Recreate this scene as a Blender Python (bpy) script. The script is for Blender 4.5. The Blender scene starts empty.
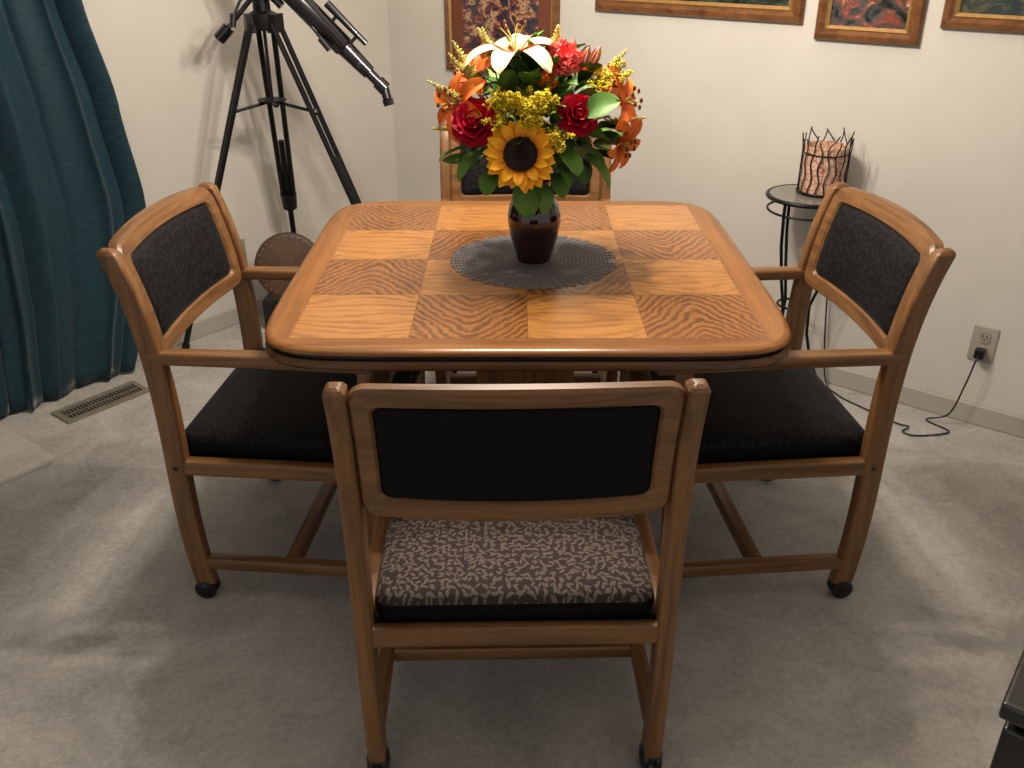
import bpy, bmesh, math, random
from mathutils import Vector, Matrix, Euler
random.seed(7)
R=random.random
def U(a,b): return a+(b-a)*R()
scene=bpy.context.scene
COL=bpy.context.collection
pi=math.pi
# ------------------------------------------------------------ materials
def lin(c):
    return tuple(((x/255)/12.92 if x/255<=.04045 else ((x/255+.055)/1.055)**2.4) for x in c)+(1.0,)
class NT:
    def __init__(s,name,rough=.5,spec=.5,**kw):
        s.m=bpy.data.materials.new(name); s.m.use_nodes=True
        s.t=s.m.node_tree; s.b=s.t.nodes['Principled BSDF']
        s.b.inputs['Roughness'].default_value=rough
        s.b.inputs['Specular IOR Level'].default_value=spec
        for k,v in kw.items(): s.b.inputs[k.replace('_',' ')].default_value=v
    def n(s,ty,**p):
        x=s.t.nodes.new(ty)
        for k,v in p.items(): setattr(x,k,v)
        return x
    def l(s,a,b): s.t.links.new(a,b)
    def sv(s,sock,v):
        if isinstance(v,bpy.types.NodeSocket): s.l(v,sock)
        else: sock.default_value=v
    def math(s,op,a,b=0.0,c=0.0):
        x=s.n('ShaderNodeMath',operation=op); s.sv(x.inputs[0],a); s.sv(x.inputs[1],b); s.sv(x.inputs[2],c); return x.outputs[0]
    def coord(s,k='Object'): return s.n('ShaderNodeTexCoord').outputs[k]
    def mapping(s,vec,scale=(1,1,1),rot=(0,0,0),loc=(0,0,0)):
        x=s.n('ShaderNodeMapping'); s.l(vec,x.inputs[0]); x.inputs[1].default_value=loc; x.inputs[2].default_value=rot; x.inputs[3].default_value=scale; return x.outputs[0]
    def noise(s,vec,scale,detail=4,rough=.5,dist=0):
        x=s.n('ShaderNodeTexNoise'); s.l(vec,x.inputs['Vector']); x.inputs['Scale'].default_value=scale; x.inputs['Detail'].default_value=detail; x.inputs['Roughness'].default_value=rough; x.inputs['Distortion'].default_value=dist; return x.outputs['Fac']
    def ramp(s,fac,stops):
        x=s.n('ShaderNodeValToRGB'); s.sv(x.inputs[0],fac); e=x.color_ramp.elements
        while len(e)<len(stops): e.new(.5)
        for i,(p,c) in enumerate(stops): e[i].position=p; e[i].color=c
        return x.outputs[0]
    def mix(s,f,a,b):
        x=s.n('ShaderNodeMix',data_type='RGBA'); s.sv(x.inputs[0],f); s.sv(x.inputs[6],a); s.sv(x.inputs[7],b); return x.outputs[2]
    def base(s,c): s.sv(s.b.inputs['Base Color'],c); return s
    def bump(s,h,strength=.3,dist=.01):
        x=s.n('ShaderNodeBump'); x.inputs['Strength'].default_value=strength; x.inputs['Distance'].default_value=dist; s.l(h,x.inputs['Height']); s.l(x.outputs[0],s.b.inputs['Normal']); return s
def simple(name,c,rough=.5,var=.12,scale=30,spec=.5,**kw):
    t=NT(name,rough,spec,**kw); a=lin(c); n=t.noise(t.coord(),scale,3)
    d=tuple(x*(1-var*2) for x in a[:3])+(1,); e=tuple(min(1,x*(1+var)) for x in a[:3])+(1,)
    t.base(t.ramp(n,[(.3,d),(.7,e)])); return t.m
def wood(name,light,dark,axis,rough=.38):
    t=NT(name,rough,.5); sc=[38,38,38]; sc[axis]=2.2
    v=t.mapping(t.coord(),tuple(sc)); n=t.noise(v,1.0,5,.6,.6)
    sc2=[260,260,260]; sc2[axis]=9
    n2=t.noise(t.mapping(t.coord(),tuple(sc2)),1.0,2)
    c=t.ramp(n,[(.3,lin(dark)),(.62,lin(light))])
    c=t.mix(t.math('MULTIPLY',t.math('GREATER_THAN',n2,.6),.35),c,lin(dark)); t.base(c); t.bump(n2,.08,.002); return t.m
def squarewood(name,light,dark,kind):
    t=NT(name,.3,.5,Coat_Weight=.3,Coat_Roughness=.18)
    uv=t.coord('UV'); sep=t.n('ShaderNodeSeparateXYZ'); t.l(uv,sep.inputs[0]); x,y=sep.outputs[0],sep.outputs[1]
    ob=t.coord()
    if kind=='dark':
        nz=t.noise(ob,9,2,.5); nf=t.noise(ob,70,3,.6); nk=t.noise(ob,260,2,.6)
        v=t.math('MULTIPLY',y,22.0); r=t.math('SQRT',t.math('ADD',t.math('MULTIPLY',x,x),.012))
        v=t.math('ADD',v,t.math('MULTIPLY',r,34.0))
        v=t.math('ADD',v,t.math('MULTIPLY',nz,16.0)); v=t.math('ADD',v,t.math('MULTIPLY',nf,7.0)); v=t.math('ADD',v,t.math('MULTIPLY',nk,4.0))
        s_=t.math('ADD',t.math('MULTIPLY',t.math('SINE',v),.5),.5)
        s_=t.math('MULTIPLY',s_,t.math('ADD',.45,t.math('MULTIPLY',t.noise(ob,12,2),.9)))
        c=t.ramp(s_,[(.05,lin(light)),(.55,lin(tuple((a*6+b*4)//10 for a,b in zip(light,dark)))),(1.0,lin(dark))])
    else:
        nz=t.noise(t.mapping(ob,(4,16,4)),1,2,.5); nf=t.noise(t.mapping(ob,(18,190,18)),1,3,.6); nk=t.noise(t.mapping(ob,(60,500,60)),1,2,.6)
        v=t.math('MULTIPLY',y,20.0); v=t.math('ADD',v,t.math('MULTIPLY',t.math('MULTIPLY',x,x),t.math('MULTIPLY',y,11.0)))
        v=t.math('ADD',v,t.math('MULTIPLY',nz,20.0)); v=t.math('ADD',v,t.math('MULTIPLY',nf,5.0)); v=t.math('ADD',v,t.math('MULTIPLY',nk,3.0))
        s_=t.math('ADD',t.math('MULTIPLY',t.math('SINE',v),.5),.5)
        s_=t.math('MULTIPLY',s_,t.math('ADD',.35,t.math('MULTIPLY',t.noise(ob,10,2),.8)))
        c=t.ramp(s_,[(.3,lin(light)),(1.0,lin(dark))])
    t.base(c); return t.m
def fabric(name,leafc,backc,rough=.75,scale=26,rot=(0,0,0)):
    t=NT(name,rough,.15,Sheen_Weight=.04,Sheen_Roughness=.4); ob=t.mapping(t.coord(),(1,1,1),rot)
    masks=[]
    for k,(sc,off) in enumerate([(scale,(0,0,0)),(scale*1.15,(3.3,1.7,.4))]):
        mp=t.mapping(ob,(sc,sc,sc),(0,0,0),off)
        vo=t.n('ShaderNodeTexVoronoi',voronoi_dimensions='2D'); t.l(mp,vo.inputs['Vector']); vo.inputs['Scale'].default_value=1.0; vo.inputs['Randomness'].default_value=.75
        sub=t.n('ShaderNodeVectorMath',operation='SUBTRACT'); t.l(mp,sub.inputs[0]); t.l(vo.outputs['Position'],sub.inputs[1])
        ro=t.n('ShaderNodeVectorRotate',rotation_type='Z_AXIS'); t.l(sub.outputs[0],ro.inputs['Vector'])
        cs=t.n('ShaderNodeSeparateColor'); t.l(vo.outputs['Color'],cs.inputs[0]); t.l(t.math('MULTIPLY',cs.outputs[0],6.28),ro.inputs['Angle'])
        sp=t.n('ShaderNodeSeparateXYZ'); t.l(ro.outputs[0],sp.inputs[0])
        ax=t.math('ABSOLUTE',sp.outputs[0]); ay=t.math('ABSOLUTE',sp.outputs[1])
        q=t.math('ADD',t.math('MULTIPLY',t.math('MULTIPLY',ax,ax),4.2),t.math('MULTIPLY',ay,5.6))
        masks.append(t.math('LESS_THAN',q,1.0))
    m=t.math('MAXIMUM',masks[0],masks[1])
    t.base(t.mix(m,lin(backc),lin(leafc)))
    t.bump(t.noise(ob,900,1),.25,.001); return t.m

WL,WD=(136,95,56),(90,60,33)
M_wx=wood('oak_grain_x',WL,WD,0)
M_wy=wood('oak_grain_y',WL,WD,1)
M_wz=wood('oak_grain_z',WL,WD,2)
M_bx=wood('table_border_x',(148,96,46),(112,70,31),0,.3)
M_by=wood('table_border_y',(148,96,46),(112,70,31),1,.3)
M_edge=wood('table_edge_wood',(112,75,40),(76,48,24),0,.3)
M_sql=squarewood('parquet_light',(174,119,58),(134,84,37),'light')
M_sqd=squarewood('parquet_dark',(152,98,45),(88,52,23),'dark')
M_line=simple('edge_groove',(42,26,15),.4)
M_seam=simple('veneer_seam',(112,70,32),.4)
M_fab=fabric('damask_seat_sheen',(106,94,88),(56,47,45),scale=66)  # front seat: the damask's sheen is painted in as a paler colour
M_fabs=fabric('damask_seat_no_sheen',(26,25,27),(15,14,16),scale=44)  # same damask on the other seats, darkened in colour where no sheen shows
M_fabe=simple('seat_boxing',(15,14,15),.85,.15,200,.15)
M_fabb=fabric('damask_back',(29,28,31),(15,14,16),.6,44,(pi/2,0,0))
M_fabp=simple('plain_back_fabric',(17,16,18),.75,.15,200,.15)
M_blk=simple('black_plastic',(18,18,19),.35)
M_blkm=simple('black_metal',(20,20,22),.4,.1,50,.5,Metallic=.4)

# ------------------------------------------------------------ mesh builder
class MB:
    def __init__(s): s.v=[];s.f=[];s.m=[];s.uv={}
    def add(s,vs,fs,mi=0,M=None,uvs=None):
        o=len(s.v)
        for p in vs:
            p=Vector(p); s.v.append(M@p if M is not None else p)
        for i,f in enumerate(fs):
            if uvs: s.uv[len(s.f)]=uvs[i]
            s.f.append([o+k for k in f]); s.m.append(mi)
    def box(s,a,b,mi=0,M=None):
        x0,y0,z0=a;x1,y1,z1=b
        s.add([(x0,y0,z0),(x1,y0,z0),(x1,y1,z0),(x0,y1,z0),(x0,y0,z1),(x1,y0,z1),(x1,y1,z1),(x0,y1,z1)],
              [(0,3,2,1),(4,5,6,7),(0,1,5,4),(1,2,6,5),(2,3,7,6),(3,0,4,7)],mi,M)
    def loft(s,rings,mi=0,M=None,caps=True,closed=True):
        n=len(rings[0]); vs=[p for r in rings for p in r]; fs=[]
        for i in range(len(rings)-1):
            for j in range(n if closed else n-1):
                k=(j+1)%n; fs.append((i*n+j,i*n+k,(i+1)*n+k,(i+1)*n+j))
        if caps and closed:
            fs.append(tuple(range(n-1,-1,-1))); fs.append(tuple((len(rings)-1)*n+j for j in range(n)))
        s.add(vs,fs,mi,M)
    def tube(s,pts,r,n=8,mi=0,M=None):
        pts=[Vector(p) for p in pts]; rings=[]; up=Vector((0,0,1)); prev=None
        for i,p in enumerate(pts):
            d=(pts[min(i+1,len(pts)-1)]-pts[max(i-1,0)]).normalized()
            if prev is None:
                a=d.cross(up); a=a if a.length>.1 else d.cross(Vector((1,0,0)))
            else: a=prev-d*prev.dot(d)
            a.normalize(); prev=a; b=d.cross(a); rr=r[i] if isinstance(r,(list,tuple)) else r
            rings.append([p+rr*(math.cos(t*2*pi/n)*a+math.sin(t*2*pi/n)*b) for t in range(n)])
        s.loft(rings,mi,M)
    def cyl(s,p0,p1,r0,r1=None,n=20,mi=0,M=None): s.tube([p0,p1],[r0,r0 if r1 is None else r1],n,mi,M)
    def lathe(s,prof,n=32,mi=0,M=None):
        s.loft([[(r*math.cos(t*2*pi/n),r*math.sin(t*2*pi/n),z) for t in range(n)] for r,z in prof],mi,M)
    def ball(s,c,r,mi=0,n=10,sc=(1,1,1),M=None):
        c=Vector(c); rings=[]
        for i in range(n//2+1):
            a=pi*(i/(n//2)); rr=max(math.sin(a),.01)
            rings.append([c+Vector((r*sc[0]*rr*math.cos(t*2*pi/n),r*sc[1]*rr*math.sin(t*2*pi/n),-r*sc[2]*math.cos(a))) for t in range(n)])
        s.loft(rings,mi,M)
    def octa(s,c,r,mi=0):
        c=Vector(c); s.add([c+Vector(q)*r for q in [(1,0,0),(-1,0,0),(0,1,0),(0,-1,0),(0,0,1),(0,0,-1)]],
            [(0,2,4),(2,1,4),(1,3,4),(3,0,4),(2,0,5),(1,2,5),(3,1,5),(0,3,5)],mi)
    def build(s,name,mats,parent=None,angle=35,bevel=0,recalc=True,loc=None,rot=None,subsurf=0):
        me=bpy.data.meshes.new(name); me.from_pydata([tuple(v) for v in s.v],[],s.f)
        for m in mats: me.materials.append(m)
        for p,mi in zip(me.polygons,s.m): p.material_index=mi
        if s.uv:
            ul=me.uv_layers.new(name='UVMap')
            for fi,uvs in s.uv.items():
                p=me.polygons[fi]
                for k,li in enumerate(p.loop_indices): ul.data[li].uv=uvs[k]
        if recalc:
            bm=bmesh.new(); bm.from_mesh(me); bmesh.ops.recalc_face_normals(bm,faces=bm.faces); bm.to_mesh(me); bm.free()
        for p in me.polygons: p.use_smooth=True
        me.set_sharp_from_angle(angle=math.radians(angle))
        o=bpy.data.objects.new(name,me); COL.objects.link(o)
        if parent: o.parent=parent
        if loc: o.location=loc
        if rot: o.rotation_euler=rot
        if bevel:
            b=o.modifiers.new('bevel','BEVEL'); b.width=bevel; b.segments=3; b.limit_method='ANGLE'; b.angle_limit=math.radians(40); b.harden_normals=False
        return o
def empty(name,loc=(0,0,0),rot=(0,0,0)):
    e=bpy.data.objects.new(name,None); e.empty_display_size=.1; COL.objects.link(e); e.location=loc; e.rotation_euler=rot; return e

# ------------------------------------------------------------ room frame
C=Vector((-.539,4.2865,0)); E1=Vector((.788,-.6156,0)).normalized(); E2=Vector((-.6156,-.788,0)).normalized()
RM=Matrix(((E1.x,E2.x,0,C.x),(E1.y,E2.y,0,C.y),(0,0,1,0),(0,0,0,1)))
def room(s,t,z=0): return RM@Vector((s,t,z))
t=NT('wall_paint',.85,.2); n=t.noise(t.coord(),3,2); t.base(t.ramp(n,[(.3,lin((204,200,192))),(.7,lin((211,207,199)))])); t.bump(t.noise(t.coord(),120,3),.12,.003); M_wall=t.m
t=NT('carpet',.95,.1,Sheen_Weight=.2); ob=t.coord(); n1=t.noise(ob,420,3,.7); n2=t.noise(ob,4,5,.65,1.5); n3=t.noise(ob,60,3,.7)
mm=t.math('ADD',t.math('MULTIPLY',n1,.45),t.math('ADD',t.math('MULTIPLY',n2,.3),t.math('MULTIPLY',n3,.25)))
t.base(t.ramp(mm,[(.36,lin((146,142,139))),(.5,lin((190,186,182))),(.64,lin((220,216,212)))])); t.bump(mm,.8,.014); M_carpet=t.m
M_trim=simple('trim_paint',(178,173,166),.5,.03,8)
M_ceil=simple('ceiling_paint',(225,220,210),.9,.02,8)
b=MB(); b.box((-.12,-.12,-.06),(6,6,0),0,RM); b.build('floor',[M_carpet])
b=MB(); b.box((-.12,-.12,0),(6,0,2.5),0,RM); b.build('wall_back',[M_wall])
b=MB(); b.box((-.12,0,0),(0,6,2.5),0,RM); b.build('wall_left',[M_wall])
b=MB(); b.box((-.12,-.12,2.5),(6,6,2.58),0,RM); b.build('ceiling',[M_ceil])
def baseb(name,a,bb):
    b=MB(); b.box(a,bb,0,RM); b.build(name,[M_trim],bevel=.004)
baseb('baseboard_back',(0.013,.0005,0),(6,.014,.07))
baseb('baseboard_left',(.0005,.0005,0),(.013,1.6,.07))

# ------------------------------------------------------------ table
TX,TY=.032,2.142
def selp(ax,ay,dx,dy,n=8.5):
    k=(abs(dx/ax)**n+abs(dy/ay)**n)**(-1/n); return dx*k,dy*k
tab=empty('dining_table',(TX,TY,0))
AX,AY=.543,.537; S=.4744
def outline(off,N=30):
    o=[]
    for side in range(4):
        for i in range(N):
            q=-1+2*i/N
            dx,dy=[(q,-1),(1,q),(-q,1),(-1,-q)][side]
            o.append(selp(AX+off,AY+off,dx,dy))
    return o
b=MB(); N=30
inner=[]
for side in range(4):
    for i in range(N):
        q=-1+2*i/N; dx,dy=[(q,-1),(1,q),(-q,1),(-1,-q)][side]; inner.append((dx*S,dy*S,.75))
top=[(x,y,.75) for x,y in outline(-.012)]
for side in range(4):
    vs=[];fs=[]
    for i in range(N+1):
        k=(side*N+i)%(4*N); vs+= [inner[k],top[k]]
    for i in range(N): fs.append((2*i,2*i+1,2*i+3,2*i+2))
    b.add(vs,fs,0 if side%2==0 else 1)
prof=[(-.012,.75),(-.004,.748),(0,.744),(.001,.740),(-.003,.738)]
prof2=[(-.003,.738),(-.008,.735),(-.008,.730),(-.003,.727)]
prof3=[(-.003,.727),(.002,.722),(.003,.714),(-.001,.708),(-.012,.704),(-.08,.704)]
for pr,mi in ((prof,0),(prof2,4),(prof3,5)):
    b.loft([[(x,y,z) for x,y in outline(o)] for o,z in pr],mi,caps=False)
b.add([(x,y,.704) for x,y in outline(-.08)],[tuple(range(4*N))],0)
h=S/2
for i in range(4):
    for j in range(4):
        x0=-S+i*h;y0=-S+j*h
        dark=(i+j)%2==1
        flip=1 if (i*3+j)%4<2 else -1
        g=.0005
        b.add([(x0+g,y0+g,.7502),(x0+h-g,y0+g,.7502),(x0+h-g,y0+h-g,.7502),(x0+g,y0+h-g,.7502)],[(0,1,2,3)],3 if dark else 2,None,
              [[(-1,-flip),(1,-flip),(1,flip),(-1,flip)]])
b.add([(-S,-S,.7499),(S,-S,.7499),(S,S,.7499),(-S,S,.7499)],[(0,1,2,3)],6)
b.build('table_top',[M_bx,M_by,M_sql,M_sqd,M_line,M_edge,M_seam],tab,recalc=False)
b=MB()
b.box((-.2,-.2,.675),(.2,.2,.704),0)
b.box((-.12,-.12,.10),(.12,.12,.675),0)
for a in (45,135):
    Mr=Matrix.Rotation(math.radians(a),4,'Z'); b.box((-.33,-.035,.03),(.33,.035,.10),0,Mr)
for a in (45,135,225,315):
    x,y=.3*math.cos(math.radians(a)),.3*math.sin(math.radians(a)); b.cyl((x,y,0),(x,y,.03),.022,.03,12)
b.build('pedestal',[M_wz],tab,bevel=.006)

# ------------------------------------------------------------ chairs
def yc(z):
    pts=[(.05,.018),(.40,.000),(.65,-.010),(.895,-.070)]; r=0
    for i,(zi,yi) in enumerate(pts):
        w=yi
        for j,(zj,_) in enumerate(pts):
            if j!=i: w*=(z-zj)/(zi-zj)
        r+=w
    return r
def rrect(hw,hh,r,n=8):
    o=[]
    for cx,cy,a0 in ((hw-r,hh-r,0),(-hw+r,hh-r,90),(-hw+r,-hh+r,180),(hw-r,-hh+r,270)):
        for i in range(n+1):
            a=math.radians(a0+90*i/n); o.append((cx+r*math.cos(a),cy+r*math.sin(a)))
    return o
def chair_meshes():
    out=[]
    b=MB()
    XP=.266
    for sx in (-1,1):
        rings=[]
        zs=[.045+i*(.878-.045)/22 for i in range(23)]
        for z in zs:
            dep=.025-.004*max(0,(z-.6)/.28); w=.0165; y=yc(z)
            rings.append([(sx*XP+a,y+c,z) for a,c in rrect(w,dep,.007,3)])
        for k,(ee,dz) in enumerate(((.75,.007),(.4,.011))):
            z=.878+dz; rings.append([(sx*XP+a*ee,yc(z)+c*ee,z) for a,c in rrect(.0165,.022,.007,3)])
        b.loft(rings,2)
        b.loft([[(sx*XP+a,.455+c+.02*(z-.35),z) for a,c in rrect(.0165,.023,.007,3)] for z in (.045,.1,.35,.64)],2)
        b.loft([[(sx*XP+a*k,y,.648+c+dz) for a,c in rrect(.021,.0145,.007,3)] for y,k,dz in ((-.02,.8,0),(.03,.85,0),(.2,1,.002),(.4,1.05,0),(.5,1,-.002),(.52,.8,-.003))],1)
        b.loft([[(sx*XP+a,y,.103+c) for a,c in rrect(.0155,.016,.006,3)] for y in (-.0,.2,.48)],1)
        b.loft([[(sx*XP+a,y,.373+c) for a,c in rrect(.0155,.019,.006,3)] for y in (-.01,.2,.46)],1)
        b.cyl((sx*(XP+.0165),.0,.373),(sx*(XP+.0175),.0,.373),.006,.006,10,3)
    b.loft([[(x,.235+a,.103+c) for a,c in rrect(.018,.016,.006,3)] for x in (-.25,0,.25)],0)
    for y in (-.008,.462): b.loft([[(x,y+a,.364+c) for a,c in rrect(.013,.020,.006,3)] for x in (-.25,0,.25)],0)
    b.box((-.25,.01,.372),(.25,.45,.386),3)
    ZC,HH,HW=.757,.130,.25
    def mp(x,q,off):
        z=ZC+q+.010*(1-(x/.25)**2)*(q/HH if q>0 else 0)
        return (x,yc(z)-.024*(1-(x/.25)**2)+off,z)
    def dens(loop):
        o=[]
        for i,p in enumerate(loop):
            q=loop[(i+1)%len(loop)]; L=math.hypot(q[0]-p[0],q[1]-p[1]); k=10 if L>.12 else 1
            for j in range(k): o.append((p[0]+(q[0]-p[0])*j/k,p[1]+(q[1]-p[1])*j/k))
        return o
    def loopL(hw,hh,r,dq=0): return [(x,y+dq) for x,y in dens(rrect(hw,hh,r,8))]
    OL=loopL(HW,HH,.03); IL=loopL(.214,.091,.016,.002)
    OL2=loopL(HW-.006,HH-.006,.026); IL2=loopL(.219,.096,.019,.002)
    n=len(OL)
    th=.015
    loops=[[mp(x,q,-th) for x,q in IL2],[mp(x,q,-th) for x,q in OL2],[mp(x,q,-th*.6) for x,q in OL],[mp(x,q,th*.6) for x,q in OL],
           [mp(x,q,th) for x,q in OL2],[mp(x,q,th) for x,q in IL2],[mp(x,q,th*.6) for x,q in IL],[mp(x,q,-th*.6) for x,q in IL],[mp(x,q,-th) for x,q in IL2]]
    b.loft(loops,0,caps=False)
    out.append((b,'frame',[M_wx,M_wy,M_wz,M_blk],30))
    b=MB()
    for sg in (-1,1):
        rings=[]
        for k,o in ((1.01,.002),(1.0,.007),(.97,.012),(.9,.016),(.7,.019),(.35,.021),(.02,.021)):
            rings.append([mp(x*k,(q-.002)*k+.002,sg*o) for x,q in IL])
        mi=0 if sg>0 else 1
        b.loft(rings,mi,caps=False)
        b.add(rings[-1],[tuple(range(n))],mi)
    out.append((b,'back_pad',[M_fabb,M_fabp],60))
    b=MB(); L=rrect(.247,.237,.03,8)
    R0=lambda k,z:[(x*k,.236+y*k,z) for x,y in L]
    b.loft([R0(.97,.388),R0(1.0,.398),R0(1.006,.412),R0(1.0,.424)],1,caps=False)
    b.loft([R0(1.0,.424),R0(.985,.436),R0(.95,.443),R0(.85,.450),R0(.6,.455),R0(.3,.457),R0(.02,.458)],0,caps=False)
    b.add(R0(.97,.388),[tuple(range(len(L)))],1); b.add(R0(.02,.458),[tuple(range(len(L)))],0)
    out.append((b,'seat_cushion',[M_fab,M_fabe],60))
    b=MB()
    for x in (-.266,.266):
        for y in (.02,.46):
            b.cyl((x,y,.03),(x,y,.06),.009,.009,10)
            for s in (-1,1):
                b.tube([(x+s*.005,y-.004,.026),(x+s*.008,y-.004,.026),(x+s*.017,y-.004,.026),(x+s*.020,y-.004,.026)],[.022,.026,.026,.02],20)
            b.ball((x,y-.004,.034),.024,0,12,(1,1,.85))
    out.append((b,'casters',[M_blk],40))
    return out
first=[]
def place_chair(x,y,rot):
    e=empty('dining_chair',(x,y,0),(0,0,math.radians(rot)))
    if not first:
        for b,nm,ms,an in chair_meshes():
            first.append(b.build(nm,ms,e,an))
    else:
        for o in first:
            c=bpy.data.objects.new(o.name.split('.')[0],o.data); COL.objects.link(c); c.parent=e
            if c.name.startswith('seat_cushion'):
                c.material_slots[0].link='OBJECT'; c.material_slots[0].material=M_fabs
    return e
place_chair(.006,1.262,1.2)
place_chair(-.742,2.066,-95)
place_chair(.800,2.066,95)
place_chair(.045,3.02,180)

# ------------------------------------------------------------ placemat
t=NT('lace_mat',.8,.2); ob=t.coord(); sp=t.n('ShaderNodeSeparateXYZ'); t.l(ob,sp.inputs[0]); x,y=sp.outputs[0],sp.outputs[1]
r=t.math('SQRT',t.math('ADD',t.math('MULTIPLY',x,x),t.math('MULTIPLY',y,y))); a=t.math('ARCTAN2',y,x)
w1=t.math('SINE',t.math('ADD',t.math('MULTIPLY',r,330.0),t.math('MULTIPLY',a,30.0))); w2=t.math('SINE',t.math('SUBTRACT',t.math('MULTIPLY',r,330.0),t.math('MULTIPLY',a,30.0)))
w=t.math('MULTIPLY',w1,w2); c=t.ramp(t.math('ADD',t.math('MULTIPLY',w,.5),.5),[(.25,lin((66,66,72))),(.6,lin((140,140,146)))]); t.base(c)
hole=t.math('MULTIPLY',t.math('GREATER_THAN',w,.42),t.math('GREATER_THAN',r,.05)); t.l(t.math('SUBTRACT',1.0,hole),t.b.inputs['Alpha']); M_lace=t.m
b=MB(); n=240
ring=lambda rr,z,sc=0:[((rr+sc*abs(math.sin(18*2*pi*i/n)))*math.cos(2*pi*i/n),(rr+sc*abs(math.sin(18*2*pi*i/n)))*math.sin(2*pi*i/n),z) for i in range(n)]
b.loft([ring(.196,.0006,.008),ring(.1,.001),ring(.002,.001)],0,caps=False)
b.build('lace_placemat',[M_lace],loc=(.052,2.14,.7506),recalc=False)

# ------------------------------------------------------------ flowers
arr=empty('flower_arrangement',(0,0,0))
M_vase=NT('burgundy_glass',.07,.6,Coat_Weight=.6).base(lin((40,8,12))).m
VX,VY=.053,2.135
b=MB(); b.lathe([(.036,.754),(.041,.755),(.043,.762),(.046,.775),(.056,.81),(.063,.845),(.064,.865),(.058,.89),(.044,.912),(.036,.925),(.036,.935),(.041,.948),(.037,.948),(.03,.93),(.03,.90)],40,0,Matrix.Translation((VX,VY,0)))
b.build('vase',[M_vase],arr,60)
def petalmat(name,tip,basec,rough=.55):
    t=NT(name,rough,.3); uv=t.coord('UV'); sp=t.n('ShaderNodeSeparateXYZ'); t.l(uv,sp.inputs[0])
    n=t.noise(t.coord(),90,3); f=t.math('ADD',sp.outputs[1],t.math('MULTIPLY',t.math('SUBTRACT',n,.5),.5))
    t.base(t.ramp(f,[(.1,lin(basec)),(.6,lin(tip))])); return t.m
FM=[petalmat('leaf_green',(92,132,52),(52,90,32),.5),      #0
    petalmat('leaf_dark',(54,88,36),(30,54,20),.5),         #1
    petalmat('sunflower_petal',(246,172,20),(228,116,8)),   #2
    simple('sunflower_centre',(34,18,12),.9,.3,300),        #3
    petalmat('lily_orange',(232,124,46),(206,76,24)),       #4
    petalmat('lily_cream',(240,196,158),(226,138,92)),      #5
    petalmat('rose_red',(190,14,50),(116,4,26)),            #6
    petalmat('carnation_coral',(248,110,106),(226,66,76)),    #7
    simple('goldenrod',(218,194,30),.7,.15,60),             #8
    simple('spike_green',(196,186,96),.7,.15,60),           #9
    petalmat('bud_pink',(206,140,120),(140,126,66)),        #10
    simple('stem_green',(66,96,38),.6),                     #11
    simple('stamen',(120,60,20),.8)]                        #12
fb=MB()
def aim(pos,nrm,roll=0):
    nrm=Vector(nrm).normalized(); q=nrm.to_track_quat('Z','Y'); return Matrix.Translation(Vector(pos))@q.to_matrix().to_4x4()@Matrix.Rotation(roll,4,'Z')
def petal(M,L,W,b0,b1,mi,cup=.25,shape=1.0,ruf=0,nu=7,nv=4,tipp=.75,start=.0):
    vs=[];uvs=[];y=start;z=0;ph=R()*6
    for i in range(nu+1):
        u=i/nu; w=W*(math.sin(pi*min(1,(u**shape)*.94+.06*(1-u)))**tipp)
        if i==nu: w*=.25
        a=b0+(b1-b0)*u
        if i>0: y+=math.cos(a)*L/nu; z+=math.sin(a)*L/nu
        for j in range(nv+1):
            v=-1+2*j/nv; up=cup*w*v*v+ruf*math.sin(ph+v*5+u*3)*u
            vs.append((v*w,y-math.sin(a)*up,z+math.cos(a)*up)); uvs.append((v*.5+.5,u))
    fs=[];fu=[]
    for i in range(nu):
        for j in range(nv):
            f=(i*(nv+1)+j,i*(nv+1)+j+1,(i+1)*(nv+1)+j+1,(i+1)*(nv+1)+j); fs.append(f); fu.append([uvs[k] for k in f])
    fb.add(vs,fs,mi,M,fu)
RZ=lambda a:Matrix.Rotation(a,4,'Z')
def sunflower(p,nr,r):
    M=aim(p,nr)
    for ring,(n,L,e0,e1) in enumerate(((17,1.0,.1,.0),(17,.95,.3,-.05),(12,.85,.45,.3))):
        for i in range(n):
            petal(M@RZ(2*pi*(i+ring*.5+U(-.2,.2))/n),r*L*U(.52,.66)*1.0,r*.15,e0+U(-.1,.1),e1+U(-.3,.25),2,.35,1,0,6,2,.85,r*.40)
    pr=[(r*.47,-.004),(r*.47,.004),(r*.42,.010),(r*.3,.012),(r*.15,.009),(.001,.008)]
    fb.lathe(pr,28,3,M)
    for i in range(170):
        k=math.sqrt((i+.5)/170); a=i*2.39996; fb.octa(M@Vector((r*.45*k*math.cos(a),r*.45*k*math.sin(a),.011)),.0028,3)
    for i in range(10): petal(M@Matrix.Translation((0,0,-.008))@RZ(i*.63),r*.8,r*.2,0,-.3,0,.2)
def lily(p,nr,r,mi,roll=0,opn=.55):
    M=aim(p,nr,roll)
    for i in range(6):
        k=1 if i%2 else .85
        petal(M@RZ(i*pi/3+U(-.08,.08)),r*U(1.1,1.25),r*.27*k,1.0*(1.3-opn),-.55*opn*2+U(-.3,.2),mi,.35,.95,.003,9,4,.7,.004)
    for i in range(6):
        a=i*pi/3+.4; e=M@Vector((math.cos(a)*r*.28,math.sin(a)*r*.28,r*.6)); fb.tube([M@Vector((0,0,0)),M@Vector((math.cos(a)*r*.08,math.sin(a)*r*.08,r*.35)),e],.0012,4,9); fb.ball(e,.004,12,6,(1,1,1.6))
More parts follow.
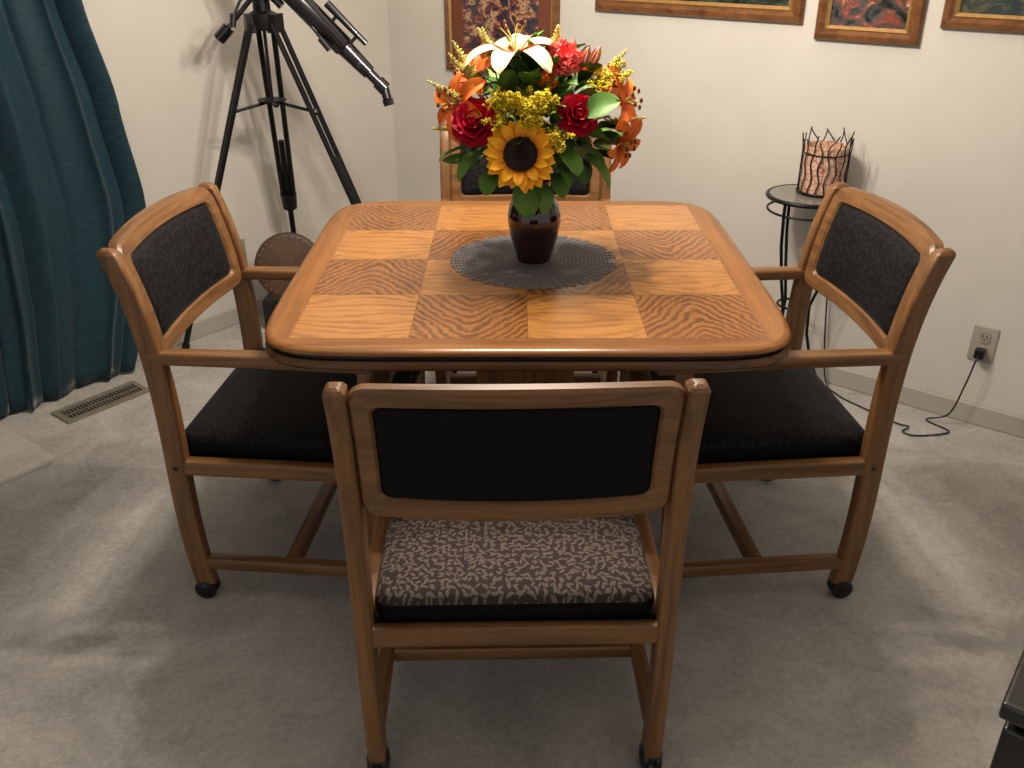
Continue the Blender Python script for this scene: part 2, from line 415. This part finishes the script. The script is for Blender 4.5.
def rose(p,nr,r,mi=6):
    M=aim(p,nr)
    for ring,(n,rr,L,e0,e1) in enumerate(((3,.04,.75,1.5,1.7),(4,.12,.8,1.45,1.5),(5,.22,.85,1.3,1.15),(6,.32,.9,1.1,.6),(7,.4,.85,.8,.05),(7,.42,.8,.45,-.4))):
        for i in range(n):
            petal(M@RZ(2*pi*(i+.4*ring+U(-.1,.1))/n)@Matrix.Translation((0,0,-r*.35)),r*L,r*(.3+.09*ring),e0,e1,mi,.5,.7,.0015,6,5,.45,r*rr*.55)
def carn(p,nr,r,mi=7):
    M=aim(p,nr)
    for ring in range(6):
        n=7+ring
        for i in range(n):
            e=1.45-ring*.24
            petal(M@RZ(2*pi*(i+R())/n)@Matrix.Translation((0,0,-r*.2)),r*U(.85,1.0),r*.28,e,e-.35,mi,.1,.55,.006,6,6,.35,r*.05)
def leaf(p,d,L,W,mi=0,bend=-.6,roll=None):
    d=Vector(d).normalized(); q=d.to_track_quat('Y','Z'); M=Matrix.Translation(Vector(p))@q.to_matrix().to_4x4()@Matrix.Rotation(U(-.8,.8) if roll is None else roll,4,'Y')
    petal(M,L,W,0.2,bend,mi,.3,.85,.002,8,4,.8)
def spray(p,d,L,mi=8,n=90,sp=.02,br=.0035):
    p=Vector(p); d=Vector(d).normalized()
    for k in range(6):
        dd=(d+Vector((U(-.5,.5),U(-.5,.5),U(-.3,.3)))).normalized(); pts=[p+dd*L*t_+Vector((0,0,-.25*L*t_*t_*R())) for t_ in (0,.33,.66,1)]
        fb.tube(pts,.0012,4,11)
        for i in range(n//6):
            t_=U(.25,1); a=pts[0].lerp(pts[3],t_); fb.octa(a+Vector((U(-1,1),U(-1,1),U(-1,1)))*sp*(1.15-t_),br*U(.7,1.3),mi)
def spike(p,d,L,mi=9):
    p=Vector(p); d=Vector(d).normalized(); e=p+d*L; fb.tube([p,(p+e)/2+Vector((0,0,.006)),e],.0015,4,11)
    for i in range(54):
        t_=.2+.8*i/54; a=p.lerp(e,t_); k=(1.15-t_)
        s=Vector((math.cos(i*2.4),math.sin(i*2.4),.5))*.020*k; fb.tube([a,a+s*1.2],[.004*k+.0012,.001],5,mi)
BC=Vector((.055,2.135,1.06))
base=Vector((VX,VY,.93))
for i in range(16):
    a=i*.39; e=BC+Vector((math.cos(a)*.11*U(.3,1),math.sin(a)*.11*U(.3,1),U(-.02,.06))); fb.tube([Vector((VX+.015*math.cos(a),VY+.015*math.sin(a),.80)),base+Vector((.014*math.cos(a),.014*math.sin(a),.02)),e],.003,5,11)
for i in range(230):
    th=U(0,2*pi); ph=U(-.5,1.35); rr=U(.05,.15)
    d=Vector((math.cos(th)*math.cos(ph),math.sin(th)*math.cos(ph),math.sin(ph)))
    p=BC+Vector((d.x*rr*1.1,d.y*rr,d.z*rr*1.05)); leaf(p,d+Vector((U(-.5,.5),U(-.5,.5),U(-.4,.4))),U(.045,.085),U(.012,.024),1 if R()<.4 else 0,U(-1,.1))
sunflower((.018,1.955,1.047),(-.02,-1,.42),.078)
rose((-.080,1.995,1.108),(-.3,-1,.5),.050)
rose((.140,1.995,1.123),(.15,-1,.55),.044)
lily((-.112,2.045,1.135),(-.8,-.7,.35),.075,4,.3,.6)
lily((-.085,2.10,1.18),(-.7,-.4,.8),.07,4,.1,.6)
lily((.235,2.09,1.13),(.9,-.5,.35),.075,4,.2,.5)
lily((.232,2.07,1.05),(.8,-.6,-.3),.065,4,.5,.3)
lily((.20,2.10,1.17),(.6,-.3,.8),.06,4,.9,.5)
lily((.006,2.07,1.235),(-.1,-.15,1),.10,5,.25,.62)
carn((.108,2.075,1.225),(.15,-.8,.9),.046)
carn((.078,2.05,1.185),(.1,-1,.8),.024,4)
for p,d in (((.15,2.1,1.2),(.35,-.1,1)),((.17,2.12,1.2),(.5,-.1,1)),((.19,2.08,1.15),(.6,-.3,.8)),((.125,2.12,1.21),(.2,0,1))):
    M=aim(p,d)
    for i in range(4): petal(M@RZ(i*pi/2),.05,.012,1.35,1.75,10,.9,.8,0,6,3,.7,.004)
for p,d in (((.03,2.02,1.12),(0,-.35,.7)),((.0,2.01,1.12),(-.4,-.4,.6)),((.06,2.02,1.12),(.4,-.3,.6)),((.04,2.0,1.10),(.2,-.8,.3)),((-.02,2.02,1.10),(-.5,-.6,.3)),((.02,2.0,1.13),(0,-.6,.3)),((.0,2.0,1.14),(-.3,-.6,.6)),((.05,2.0,1.14),(.2,-.6,.5)),((.17,2.06,1.15),(.4,-.2,.9)),((.21,2.1,1.16),(.4,-.1,.9)),((.08,2.0,1.08),(.3,-.8,.1))):
    spray(p,d,.07,8,260,.02,.0028)
for p,d,L in (((-.06,2.08,1.15),(-.6,-.1,1),.13),((-.03,2.1,1.17),(-.3,0,1),.12),((-.07,2.05,1.12),(-1,-.2,.6),.13),((-.05,2.07,1.14),(-.8,-.1,.9),.13),((.09,2.1,1.2),(.1,0,1),.09),((.17,2.1,1.15),(.7,0,.8),.12),((-.02,2.1,1.2),(-.6,.2,.9),.10),((.2,2.1,1.08),(1,-.2,.2),.1),((-.09,2.08,1.07),(-1,-.2,.1),.09)):
    spike(p,d,L)
for p,d,L,W,rl in (((.035,1.995,.985),(-.05,-.35,-1),.085,.032,0),((.06,1.995,.975),(.3,-.35,-1),.07,.026,0),((.155,1.99,1.125),(.6,-.25,.35),.08,.030,.9),((.04,2.05,1.17),(-.1,-.6,.7),.06,.026,0),((.10,2.0,1.05),(.5,-.5,-.4),.08,.028,0),((.16,2.03,1.03),(.7,-.3,-.6),.09,.028,0),((-.06,2.02,1.04),(-.6,-.4,-.4),.09,.028,0),((-.09,2.05,1.04),(-.9,-.3,-.1),.08,.024,.3),((-.03,2.0,1.0),(-.5,-.4,-.6),.06,.028,-.2),((.09,2.02,.99),(.4,-.4,-.6),.06,.028,.1),((.19,2.08,1.06),(1,-.2,-.2),.08,.026,.2),((.10,2.04,1.12),(.1,-.7,.4),.07,.026,.1)):
    leaf(p,d,L,W,0,-.5,rl)
fb.build('bouquet',FM,arr,60,recalc=False)

# ------------------------------------------------------------ pictures
def art(name,stops,scale,seed):
    t=NT(name,.15,.5,Coat_Weight=.8,Coat_Roughness=.03); n=t.noise(t.mapping(t.coord(),(1,1,1.4),(0,0,0),(seed,seed*.7,seed*1.3)),scale,6,.65,.8)
    t.base(t.ramp(n,[(p,lin(c)) for p,c in stops])); return t.m
M_fr=wood('picture_frame_wood',(124,80,44),(82,48,26),0,.35)
M_gold=simple('gilt_fillet',(170,132,80),.4,.1,60,.5,Metallic=.5)
M_mat1=simple('mat_board_russet',(112,62,42),.8,.05)
arts=[art('print_figures',[(.36,(14,18,34)),(.46,(28,36,60)),(.53,(130,54,34)),(.58,(186,160,124)),(.64,(60,30,24))],16,2.1),
      art('print_night_scene',[(.35,(12,16,18)),(.5,(30,40,38)),(.6,(60,70,58)),(.7,(110,96,60))],7,5.3),
      art('print_harbor',[(.38,(24,28,32)),(.48,(80,76,74)),(.55,(150,64,44)),(.62,(186,176,160))],14,8.2),
      art('print_landscape',[(.35,(16,22,20)),(.5,(34,46,36)),(.62,(90,84,50)),(.7,(70,86,100))],9,11.7)]
def picture(s0,s1,z0,z1,a,fw=.055,matm=None,mw=.028):
    e=empty('framed_picture',room(0,0,0)); Minv=Matrix.Translation(-room(0,0,0))
    M=Minv@RM; b=MB()
    cs=(s0+s1)/2;cz=(z0+z1)/2;hw=(s1-s0)/2;hh=(z1-z0)/2
    def rect(o,t_): return [(cs-hw+o,t_,cz-hh+o),(cs+hw-o,t_,cz-hh+o),(cs+hw-o,t_,cz+hh-o),(cs-hw+o,t_,cz+hh-o)]
    b.loft([rect(0,.002),rect(0,.014),rect(.006,.024),rect(fw*.45,.028),rect(fw*.7,.018)],0,M,caps=False)
    b.loft([rect(fw*.7,.018),rect(fw*.8,.022),rect(fw,.016),rect(fw,.010)],1,M,caps=False)
    b.loft([rect(0,.002),rect(fw,.002),rect(fw,.010)],0,M,caps=False)
    b.build('frame',[M_fr,M_gold],e,30)
    b=MB()
    if matm:
        b.add(rect(fw*.98,.0105),[(0,1,2,3)],1,M)
        b.add(rect(fw+mw,.0112),[(0,1,2,3)],0,M)
    else: b.add(rect(fw*.98,.0105),[(0,1,2,3)],0,M)
    b.build('print',[a,matm or M_gold],e)
picture(.345,.915,.925,1.66,arts[0],.035,M_mat1,.06)
picture(1.079,1.863,1.194,1.72,arts[1],.05)
picture(1.909,2.230,1.152,1.56,arts[2],.045)
picture(2.282,2.95,1.207,1.68,arts[3],.045)

# ------------------------------------------------------------ outlets
M_plate=simple('outlet_plate',(160,153,142),.4,.03,10); M_slot=simple('outlet_slot',(40,36,32),.6)
def outlet(M,name='wall_outlet'):
    b=MB(); L=rrect(.038,.060,.006,4)
    b.loft([[(x,.0005,z) for x,z in L],[(x,.004,z) for x,z in L],[(x*.94,.006,z*.96) for x,z in L]],0,M)
    for dz in (-.026,.026):
        L2=rrect(.017,.019,.010,4); b.loft([[(x,.006,z+dz) for x,z in L2],[(x,.009,z+dz) for x,z in L2]],0,M)
        for dx in (-.006,.006): b.box((dx-.0015,.009,dz-.002),(dx+.0015,.0095,dz+.008),1,M)
        b.cyl((0,.009,dz-.009),(0,.0095,dz-.009),.003,.003,8,1,M)
    return b.build(name,[M_plate,M_slot])
outlet(RM@Matrix.Translation((2.599,0,.278)))
ML=RM@Matrix(((0,1,0,0),(1,0,0,.925),(0,0,1,.282),(0,0,0,1)))
outlet(ML)
# ------------------------------------------------------------ side table
ST=Vector((.957,2.925,0)); zt=.70
M_glass=NT('smoked_glass_top',.1,.5).base(lin((120,118,112))).m
e=empty('side_table',ST)
b=MB()
def circ(r,z,n=48): return [(r*math.cos(2*pi*i/n),r*math.sin(2*pi*i/n),z) for i in range(n+1)]
b.tube(circ(.128,zt-.006),.007,8,0); b.tube(circ(.124,zt-.05),.004,8,0)
b.tube(circ(.05,.32),.004,6,0)
for a in (-20,100,220):
    a=math.radians(a); ca,sa=math.cos(a),math.sin(a)
    rz=[(.124,zt-.006),(.124,zt-.05),(.115,.55),(.085,.42),(.055,.32),(.06,.22),(.085,.12),(.125,.04),(.15,.006),(.165,.012)]
    b.tube([(r*ca,r*sa,z) for r,z in rz],.0055,8,0)
b.build('wire_frame',[M_blkm],e,60)
b=MB(); b.lathe([(.001,zt-.006),(.122,zt-.006),(.122,zt),(.001,zt)],48); b.build('top',[M_glass],e)
t=NT('amber_crackle_glass',.35,.5,Transmission_Weight=.15); n=t.noise(t.coord(),60,4,.6,1.0); vo=t.n('ShaderNodeTexVoronoi',feature='DISTANCE_TO_EDGE'); t.l(t.coord(),vo.inputs['Vector']); vo.inputs['Scale'].default_value=45
cr=t.ramp(n,[(.3,lin((206,156,128))),(.7,lin((244,212,186)))]); t.base(t.mix(t.math('LESS_THAN',vo.outputs['Distance'],.04),cr,lin((170,110,86)))); M_amber=t.m
hp=Vector((1.0,2.945,zt+.001)); e=empty('candle_holder',hp); b=MB()
b.lathe([(.001,.004),(.066,.004),(.068,.02),(.068,.15),(.064,.152),(.062,.02),(.001,.015)],40); b.build('glass_shade',[M_amber],e,60)
b=MB(); b.tube(circ(.073,.005),.005,6,0); b.tube(circ(.0715,.13),.002,6,0)
for i in range(18):
    a=2*pi*i/18; pts=[]; ph=R()*6; H_=U(.165,.195)
    for k in range(12):
        z=.004+H_*k/11; aa=a+.07*math.sin(ph+k*1.1)+ (.12*(k-9) if k>9 and i%2 else 0); rr=.073+(.002*(k-8) if k>8 else 0); pts.append((rr*math.cos(aa),rr*math.sin(aa),z))
    b.tube(pts,.0021,5,0)
b.build('twig_wires',[M_blkm],e,60)
def bez(pts,res=10):
    o=[]; P=[Vector(p) for p in pts]
    for i in range(len(P)-1):
        p0=P[max(i-1,0)];p1=P[i];p2=P[i+1];p3=P[min(i+2,len(P)-1)]
        for k in range(res):
            t_=k/res; o.append(.5*((2*p1)+(-p0+p2)*t_+(2*p0-5*p1+4*p2-p3)*t_*t_+(-p0+3*p1-3*p2+p3)*t_**3))
    o.append(P[-1]); return o
b=MB(); b.box((-.014,0,-.012),(.014,.03,.016),0,RM@Matrix.Translation((2.599,.0098,.252)))
b.tube(bez([room(2.599,.035,.252),room(2.597,.055,.235),room(2.585,.06,.15),room(2.56,.07,.04),room(2.50,.085,.006),(1.42,2.60,.005),(1.31,2.575,.005),(1.27,2.60,.005),(1.30,2.63,.008),(1.27,2.66,.005),(1.20,2.76,.005),(1.14,2.86,.005),(1.115,2.93,.03),(1.10,2.97,.2),(1.085,2.99,.45),(1.07,2.99,.66)]),.0028,6,0)
b.build('power_cord',[M_blk],angle=60)

# ------------------------------------------------------------ curtain
t=NT('teal_curtain',.6,.3,Sheen_Weight=.3,Sheen_Roughness=.35); ob=t.coord()
n=t.noise(t.mapping(ob,(30,30,400)),1,3); n2=t.noise(ob,2.5,2)
t.base(t.mix(t.math('MULTIPLY',n2,.6),t.ramp(n,[(.3,lin((18,44,54))),(.7,lin((36,72,82)))]),lin((16,32,46)))); t.bump(n,.15,.002); M_cur=t.m
pts=[(0,1.50),(.1,1.46),(.35,1.375),(.62,1.335),(.95,1.376),(1.27,1.44),(1.7,1.52),(2.3,1.6)]
def edge(z):
    for (a,x),(c,y) in zip(pts,pts[1:]):
        if z<=c: 
            k=(z-a)/(c-a); k=k*k*(3-2*k)*.5+k*.5; return x+(y-x)*k
    return 1.6
b=MB(); NT_,NZ=460,46; vs=[];fs=[]
for i in range(NZ+1):
    z=.012+2.25*i/NZ; e0=edge(z)
    for j in range(NT_+1):
        q=j/NT_; tt=1.45+1.95*q+(e0-1.45)*math.exp(-q*5); q2=q+.012*math.sin(q*31)+.01*math.sin(q*13+1); u_=q2*15*2*pi
        am=.45+.55*min(1,max(0,(z)/2.2))+.25*math.sin(q*41+z*.6)
        amp=.036*am
        s_=.075+amp*math.sin(u_+.35*math.sin(z*1.3+q*6))+.010*math.sin(u_*.43+z*1.0)+.006*math.sin(u_*2.6+z*1.4)
        tt+=.010*math.sin(2*u_+z); vs.append((max(s_,.022),tt,z))
for i in range(NZ):
    for j in range(NT_): k=i*(NT_+1)+j; fs.append((k,k+1,k+NT_+2,k+NT_+1))
b.add(vs,fs,0,RM); o=b.build('window_curtain',[M_cur],angle=80,recalc=False)
sm=o.modifiers.new('solid','SOLIDIFY'); sm.thickness=.003
b=MB(); b.cyl((.09,1.4,2.29),(.09,3.5,2.29),.012,.012,16,0,RM); b.ball((.09,1.38,2.29),.025,0,12,(1,1,1),RM)
for tt in (1.5,3.3): b.cyl((0.001,tt,2.29),(.09,tt,2.29),.008,.008,10,0,RM)
b.build('curtain_rod',[M_blkm])

# ------------------------------------------------------------ floor vent
M_vent=simple('vent_metal',(150,142,128),.4,.05,20,.5,Metallic=.3); M_dk=simple('vent_dark',(30,28,26),.9)
b=MB(); b.box((.165,1.555,.0005),(.27,1.85,.003),1,RM)
for a,bb in (((.16,1.55,.0005),(.18,1.855,.008)),((.255,1.55,.0005),(.275,1.855,.008)),((.18,1.55,.0005),(.255,1.567,.008)),((.18,1.838,.0005),(.255,1.855,.008)),((.215,1.567,.003),(.22,1.838,.007))): b.box(a,bb,0,RM)
for i in range(22): tt=1.575+i*.0122; b.box((.18,tt,.003),(.255,tt+.004,.007),0,RM)
b.build('floor_vent',[M_vent,M_dk])
M_mat=simple('floor_mat_fabric',(186,182,177),.9,.05,60)
b=MB(); L=rrect(.17,.36,.03,6); Mm=RM@Matrix.Translation((.30,2.36,0))
b.loft([[(x,y,.001) for x,y in L],[(x*1.01,y*1.01,.012) for x,y in L],[(x*.98,y*.98,.022) for x,y in L],[(x*.9,y*.93,.025) for x,y in L],[(x*.02,y*.02,.026) for x,y in L]],0,Mm)
b.build('floor_mat',[M_mat],angle=60)
# ------------------------------------------------------------ cabinet lower right
t=NT('black_lacquer',.25,.5,Coat_Weight=.4); t.base(t.ramp(t.noise(t.coord(),25,4),[(.3,lin((18,18,18))),(.8,lin((44,46,44)))])); M_lac=t.m
c0=Vector((.69,.955,0)); Mc=Matrix(((E1.x,-E2.x,0,c0.x),(E1.y,-E2.y,0,c0.y),(0,0,1,0),(0,0,0,1)))
b=MB(); b.box((0,-.0,.475),(.9,.45,.505),0,Mc); b.box((.02,.02,.455),(.88,.43,.475),0,Mc); b.box((.01,.01,.06),(.87,.42,.455),0,Mc)
for x in (.05,.82):
    for y in (.05,.37): b.box((x,y,0),(x+.04,y+.04,.06),0,Mc)
b.build('black_cabinet',[M_lac],bevel=.006)

# ------------------------------------------------------------ telescope
e=empty('telescope',(0,0,0)); M_tb=simple('telescope_tube',(16,17,22),.2,.1,20,.6,Coat_Weight=.5)
AP=Vector((-.854,3.38,1.185)); feet=[Vector((-1.257,3.21,.012)),Vector((-.90,3.70,.012)),Vector((-.353,3.247,.012))]
b=MB(); b.lathe([(.001,-.03),(.045,-.03),(.05,0),(.05,.02),(.03,.03),(.028,.09),(.001,.09)],24,0,Matrix.Translation(AP))
for f in feet:
    d=f-AP; hz=Vector((d.x,d.y,0)).normalized(); sd=Vector((-hz.y,hz.x,0)); a0=AP+hz*.045+Vector((0,0,-.01)); mid=a0.lerp(f,.58)
    for s in (-1,1): b.tube([a0+sd*.026*s,mid+sd*.02*s],.010,8)
    b.box((-.032,-.016,-.03),(.032,.016,.03),0,Matrix.Translation(a0)@Matrix(((sd.x,hz.x,0,0),(sd.y,hz.y,0,0),(0,0,1,0),(0,0,0,1))))
    q=(f-a0).normalized(); b.tube([mid-q*.03,mid+q*.035],[.032,.028],12); b.tube([mid-q*.25,f],.011,10); b.tube([f-q*.03,f+Vector((0,0,-.012))],[.016,.014],10)
    b.cyl(mid+hz*.02,mid+hz*.055,.012,.012,10)
    lk=a0.lerp(f,.25); cc=AP+Vector((0,0,-.27)); b.tube([cc,lk],.006,6); b.ball(lk,.014,0,8)
b.lathe([(.001,0),(.05,0),(.05,.006),(.001,.006)],24,0,Matrix.Translation(AP+Vector((0,0,-.27))))
b.cyl(AP+Vector((0,0,-.27)),AP,.006)
b.build('tripod',[M_blkm],e,40)
b=MB(); T0=Vector((-.455,3.30,.985)); T1=Vector((-1.04,3.37,1.58)); q=(T1-T0).normalized()
g=lambda s:T0+q*s
Lt=(T1-T0).length
b.tube([g(.16),g(.17),g(Lt-.12),g(Lt-.12),g(Lt),g(Lt)],[.028,.036,.038,.046,.046,.040],28,0)
b.tube([g(.05),g(.16)],[.024,.030],24); b.tube([g(.0),g(.06)],[.018,.018],20); b.tube([g(-.025),g(.01)],[.024,.024],20)
sdv=q.cross(Vector((0,1,0))).normalized()
if sdv.z<0: sdv=-sdv
b.tube([g(-.02),g(-.02)+Vector((.01,-.01,-.035))],[.016,.016],16); b.tube([g(-.02)+Vector((.01,-.01,-.035)),g(-.02)+Vector((.015,-.012,-.055))],[.02,.018],16)
b.cyl(g(.09)+Vector((0,-.05,0)),g(.09)+Vector((0,.05,0)),.009,.009,12); 
b.tube([g(.12)+sdv*.062,g(.30)+sdv*.062],[.010,.014],16); b.cyl(g(.16)+sdv*.03,g(.16)+sdv*.062,.006); b.cyl(g(.25)+sdv*.03,g(.25)+sdv*.062,.006)
for s in (.42,.56): b.tube([g(s-.012),g(s+.012)],[.044,.044],28); 
pm=g(.49); b.tube([g(.40)-sdv*.055,g(.58)-sdv*.055],.014,8)
b.tube([AP+Vector((0,0,.08)),AP+Vector((.0,0,.14)),pm-sdv*.055],[.03,.032,.028],16)
b.tube([AP+Vector((-.02,0,.08)),AP+Vector((-.13,-.03,-.04)),],.009,10); b.tube([AP+Vector((-.11,-.03,-.02)),AP+Vector((-.15,-.035,-.06))],.022,16)
b.tube(bez([AP+Vector((.02,-.02,.10)),AP+Vector((.12,-.06,.05)),AP+Vector((.22,-.10,-.06))]),.005,8); b.tube([AP+Vector((.21,-.10,-.05)),AP+Vector((.24,-.11,-.085))],.011,10)
b.tube(bez([AP+Vector((0,-.03,.04)),AP+Vector((-.03,-.1,.08)),AP+Vector((-.06,-.14,.02))]),.005,8); b.cyl(AP+Vector((-.06,-.14,.03)),AP+Vector((-.065,-.15,-.01)),.011)
b.build('optical_tube',[M_tb],e,40)

# ------------------------------------------------------------ drum
M_dr=simple('drum_wood',(78,54,36),.5,.2,15); M_hide=simple('drum_hide',(92,66,44),.7,.25,12); M_nail=simple('nail_brass',(150,120,70),.35,.1,30,.5,Metallic=.9)
dp=Vector((-.885,3.47,.265)); nrm=Vector((.25,-1,.35)).normalized(); Md=aim(dp,nrm); e=empty('hand_drum',dp); Ml=Matrix.Translation(-dp)@Md
b=MB(); b.lathe([(.001,-.09),(.085,-.09),(.11,-.05),(.130,-.01),(.132,0),(.126,.006),(.108,.008)],48,0,Ml); b.lathe([(.108,.006),(.1,.009),(.05,.0095),(.001,.0095)],48,1,Ml)
for i in range(30):
    a=2*pi*i/30; b.ball(Ml@Vector((.117*math.cos(a),.117*math.sin(a),.007)),.0048,2,8)
b.build('shell',[M_dr,M_hide,M_nail],e,50)
b=MB(); gz=-dp.z
b.box((-.12,-.03,gz),(.03,.10,gz+.125),0); b.build('stand',[M_blk],e,bevel=.01)

# ------------------------------------------------------------ lights
def pt(name,loc,e,col,r):
    l=bpy.data.lights.new(name,'POINT'); l.energy=e; l.color=col; l.shadow_soft_size=r; o=bpy.data.objects.new(name,l); COL.objects.link(o); o.location=loc; return o
for i in range(5):
    a=2*pi*i/5+.3; pt('chandelier_bulb',(.03+.17*math.cos(a),2.22+.17*math.sin(a),1.80),17.5,(1,.89,.76),.025)
w=bpy.data.worlds.new('World'); scene.world=w; w.use_nodes=True; w.node_tree.nodes['Background'].inputs[0].default_value=(1,.98,.95,1); w.node_tree.nodes['Background'].inputs[1].default_value=.52
# ------------------------------------------------------------ camera
cd=bpy.data.cameras.new('camera'); cam=bpy.data.objects.new('camera',cd); COL.objects.link(cam); cam.location=(0,0,1.49)
cam.rotation_euler=(math.radians(90)-math.atan(464/920),0,0); cd.sensor_width=36; cd.lens=920/1024*36; cd.clip_start=.02
scene.camera=cam
scene.view_settings.view_transform='Standard'; scene.view_settings.look='None'
